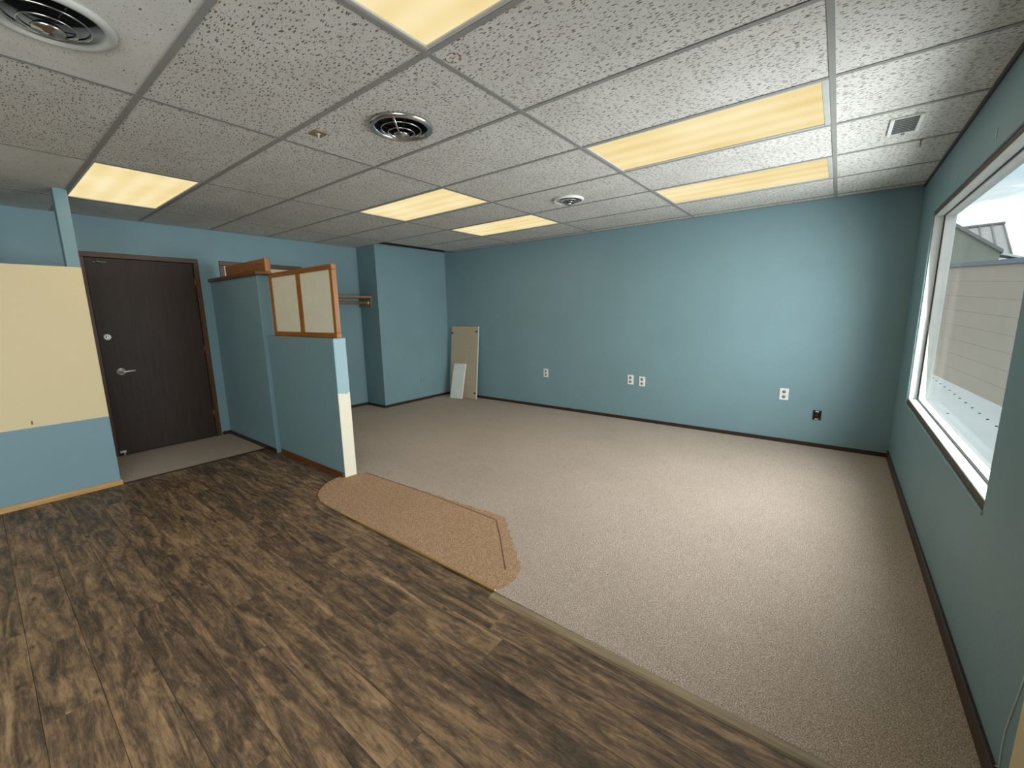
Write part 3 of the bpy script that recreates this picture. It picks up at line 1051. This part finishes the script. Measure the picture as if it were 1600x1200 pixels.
# ------------------------------------------------------------------ framed screen on the low wall
t = thing('framed_screen', (-2.5, 0.645, 1.203), 'oak framed screen with two cream panels standing on the low wall', 'screen')
px0, px1, py0, py1, pz0, pz1 = -3.075, -1.925, 0.628, 0.672, 1.204, 1.800
fw = 0.042
link('rail', MB().box(px0, px1, py0, py1, pz0, pz0 + fw, 0.003), M['oak_mid_x'], t)
link('rail', MB().box(px0, px1, py0, py1, pz1 - fw, pz1, 0.003), M['oak_mid_x'], t)
link('stile', MB().box(px0, px0 + fw, py0 + .001, py1 - .001, pz0 + fw, pz1 - fw, 0.003), M['oak_mid_z'], t)
link('stile', MB().box(px1 - fw, px1, py0 + .001, py1 - .001, pz0 + fw, pz1 - fw, 0.003), M['oak_mid_z'], t)
mx0 = -2.535
link('mullion', MB().box(mx0, mx0 + .062, py0 + .001, py1 - .001, pz0 + fw, pz1 - fw, 0.003), M['oak_mid_z'], t)
link('panel', MB().box(px0 + fw, mx0, py0 + .012, py1 - .012, pz0 + fw, pz1 - fw), M['fabric'], t)
link('panel', MB().box(mx0 + .062, px1 - fw, py0 + .012, py1 - .012, pz0 + fw, pz1 - fw), M['fabric'], t)

# ------------------------------------------------------------------ coat shelf
t = thing('coat_shelf', (-4.22, 2.05, 1.6), 'wooden coat shelf with hanging rod on the left wall beside the closet bump-out', 'shelf')
link('shelf_board', MB().box(XD + .001, -4.07, 1.64, YI - .002, 1.630, 1.662, 0.002), M['shelf_wood'], t)
link('rod', MB().tube([(-4.145, 1.65, 1.565), (-4.145, YI - .004, 1.565)], 0.016, 16), M['shelf_wood'], t)
link('cleat', MB().box(XD + .001, -4.075, YI - .022, YI - .002, 1.50, 1.629, 0.002), M['beige_plate'], t)
link('rod_socket', MB().lathe([(0, .012), (.022, .012), (.024, 0)], Matrix.Translation((-4.145, YI - .022, 1.565)) @ Matrix.Rotation(PI / 2, 4, 'X'), 20), M['steel'], t)

# ------------------------------------------------------------------ boards leaning in the corner
ang = math.asin((3.752 - 3.640) / 1.175)
Mt = Matrix.Translation((-3.49, 3.645, 0.010)) @ Matrix.Rotation(math.radians(0.0), 4, 'Y') @ Matrix.Rotation(-ang, 4, 'X')
t = thing('tan_board', (-3.49, 3.645, 0.008), 'tall tan hardboard shelf panel leaning against back wall', 'board')
link('panel', MB().box(-.305, .290, 0, .016, 0, 1.172, .001).xf(Mt), M['particle'], t)
link('edge_band', MB().box(.290, .302, -.001, .017, 0, 1.172, .001).xf(Mt), M['white_edge'], t)
for (x, z) in ((-.285, 1.060), (.262, 1.090), (.262, 0.095)):
    link('clip', MB().box(x - .022, x + .022, -.005, .001, z - .011, z + .011, .002).xf(Mt), M['clip'], t)
ang2 = math.asin((3.672 - 3.528) / 0.575)
Mw = Matrix.Translation((-3.535, 3.528, 0.010)) @ Matrix.Rotation(math.radians(-2.2), 4, 'Y') @ Matrix.Rotation(-ang2, 4, 'X')
t = thing('white_board', (-3.535, 3.53, 0.008), 'small white board propped on the tan panel', 'board')
link('panel', MB().box(-.137, .137, 0, .014, 0, .575, .001).xf(Mw), M['whiteboard'], t)
link('ring_mark', MB().lathe([(.050, .0006), (.050, 0), (.046, 0), (.046, .0006)], Matrix.Translation((-.07, 0, .515)) @ Matrix.Rotation(PI / 2, 4, 'X'), 28, closed=True).xf(Mw),
     M['particle'], t)

# ------------------------------------------------------------------ thin wire on the right wall
link('wall_wire', MB().tube([(XR - .0012, 0.345, 0.46), (XR - .0012, 0.352, 0.396), (XR - .0012, 0.372, 0.30), (XR - .0012, 0.392, 0.21), (XR - .0012, 0.392, 0.15),
                             (XR - .0012, 0.383, 0.09), (XR - .004, 0.40, 0.076)], 0.0022, 6), M['wire'],
     label='thin pale wire hanging loosely down the wall under the window', cat='wire')

# ------------------------------------------------------------------ outside: roof deck, block wall, buildings
ZR = 0.10
deck = link('roof_deck', MB().box(XR + WT + .03, 3.6, -9, 14.0, ZR - .3, ZR), M['roof_white'], kind='structure', origin=(2.5, 3, ZR))
fas = None
for k in range(14):
    y = 4.6 + k * 0.345
    if fas is None:
        fas = link('fastener', MB().lathe([(0, .010), (.009, .009), (.013, .003), (.015, 0)], Matrix.Translation((2.765, y, ZR)), 12), M['gasket'], deck, origin=(2.765, y, ZR))
    else:
        place(fas, deck, (2.765 + (-.006 if k > 9 else 0), y, ZR))
place(fas, deck, (2.47, 5.78, ZR))
# block wall, laid in courses
wa, wb = Vector((3.6, -0.62)), Vector((2.62, 12.7))
dr = (wb - wa).normalized()
nn = Vector((dr.y, -dr.x))
A3 = Vector((2.8358, 9.7927))
bw = shell('wall_outside', (A3.x, A3.y, ZR))
ztop = C_top = 1.3884 + 1.1318 * (1.965 - 1.3884)
nc = 8
SL = 0.0555                       # the wall top runs down towards the near end

for k in range(nc):
    pr = 0.001 * ((k * 7) % 3 - 1)
    m = MB()
    P0, P1 = A3 - dr * 10.5, A3 + dr * 3.5
    vs = []
    for P, sgn in ((P0, -10.5), (P1, 3.5)):
        top = ztop + SL * sgn - ZR
        for tt, off in ((k / nc + .0006, 0), ((k + 1) / nc - .0006, 0)):
            for dpt in (pr, .25):
                vs.append(m.bm.verts.new((P.x + nn.x * dpt, P.y + nn.y * dpt, ZR + top * tt - (0.2 if k == 0 and tt < .01 else 0))))
    for f in ((0, 1, 3, 2), (4, 5, 7, 6), (0, 1, 5, 4), (2, 3, 7, 6), (0, 2, 6, 4), (1, 3, 7, 5)):
        m.bm.faces.new([vs[q] for q in f])
    bmesh.ops.recalc_face_normals(m.bm, faces=m.bm.faces[:])
    link('block_course', m, M['block'], bw)
m = MB()
vs = []
for P, sgn in ((A3 - dr * 10.5, -10.5), (A3 + dr * 3.5, 3.5)):
    for dz in (0, .062):
        for dpt in (-.03, .28):
            vs.append(m.bm.verts.new((P.x + nn.x * dpt, P.y + nn.y * dpt, ztop + SL * sgn + dz)))
for f in ((0, 1, 3, 2), (4, 5, 7, 6), (0, 1, 5, 4), (2, 3, 7, 6), (0, 2, 6, 4), (1, 3, 7, 5)):
    m.bm.faces.new([vs[q] for q in f])
bmesh.ops.recalc_face_normals(m.bm, faces=m.bm.faces[:])
link('coping', m, M['coping'], bw)

link('ground', MB().box(-60, 120, -80, 120, -4.3, -4.0), M['asphalt'], kind='structure', origin=(0, 0, -4))
# gabled building
t = thing('gabled_building', (4.0, 20.5, -4.0), 'grey green stucco building with sloping gable beyond the block wall', 'building')
sl = (3.174 - 4.116) / (5.391 - 4.239)
gx0, gx1 = 1.2, 5.386
zg = lambda x: 4.116 + sl * (x - 4.239) if x > 3.1 else 4.116 + sl * (3.1 - 4.239) - (3.1 - x) * 0.8
link('gable_wall', MB().prism([(gx0, -4), (gx1, -4), (gx1, zg(gx1) - .03), (3.1, zg(3.1) - .03), (gx0, zg(gx0) - .03)], 'y', 20, 26), M['stucco'], t)
link('verge', MB().prism([(gx1 + .06, zg(gx1 + .06)), (3.1, zg(3.1)), (3.1, zg(3.1) - .12), (gx1 + .06, zg(gx1 + .06) - .12)], 'y', 19.92, 26.0), M['verge'], t)
# building with a standing seam roof behind it
t = thing('seamed_roof_building', (6.0, 29, -4.0), 'pale standing seam metal roof with eaves gutter behind the gabled building', 'building')
y0r, y1r = 27.0, 29.6


def on_plane(xa, za, y):     # points measured at y=24 pushed back along their ray from the camera
    k = (y + 1.22435) / 25.22435
    return Vector((1.32979 + (xa - 1.32979) * k, y, 1.38837 + (za - 1.38837) * k))


e0, e1 = on_plane(4.6, 3.22, y0r), on_plane(6.48, 3.20, y0r)
r1, r0 = on_plane(6.113, 4.425, y1r), on_plane(4.5, 4.37, y1r)
bm_ = MB()
vs = [bm_.bm.verts.new(p) for p in (e0, e1, r1, r0)]
vs2 = [bm_.bm.verts.new(p - Vector((0, 0, .10))) for p in (e0, e1, r1, r0)]
bm_.bm.faces.new(vs)
bm_.bm.faces.new(vs2[::-1])
for a in range(4):
    bm_.bm.faces.new((vs[a], vs2[a], vs2[(a + 1) % 4], vs[(a + 1) % 4]))
bmesh.ops.recalc_face_normals(bm_.bm, faces=bm_.bm.faces[:])
link('roof', bm_, M['metal_roof'], t)
for k in range(6):
    u = k / 5
    a, b_ = e0.lerp(e1, u), r0.lerp(r1, u)
    link('seam', MB().tube([a + Vector((0, -.01, .03)), b_ + Vector((0, -.01, .03))], 0.035, 6), M['verge'], t)
link('ridge', MB().tube([r0 + Vector((-.05, 0, .04)), r1 + Vector((.05, 0, .04))], 0.07, 8), M['verge'], t)
link('wall', MB().prism([(e0.x, -4), (e1.x - .25, -4), (e1.x - .25, e1.z - .1), (e0.x, e0.z - .1)], 'y', y0r + .4, y1r - .2), M['stucco'], t)
t = thing('eaves_canopy', (6.3, 24, -4.0), 'small white eaves canopy with gutter at the end of the gable', 'canopy')
link('canopy_roof', MB().prism([(5.95, 3.40), (6.75, 3.10), (6.72, 3.03), (5.95, 3.30)], 'y', 23.6, 24.4, .01), M['roof_white'], t)
link('gutter', MB().prism([(6.05, 3.02), (6.85, 3.06), (6.80, 2.98), (6.55, 2.93), (6.05, 2.93)], 'y', 23.55, 24.45, .01), M['verge'], t)
link('post', MB().box(5.98, 6.10, 23.9, 24.1, -4.0, 3.28), M['roof_white'], t)
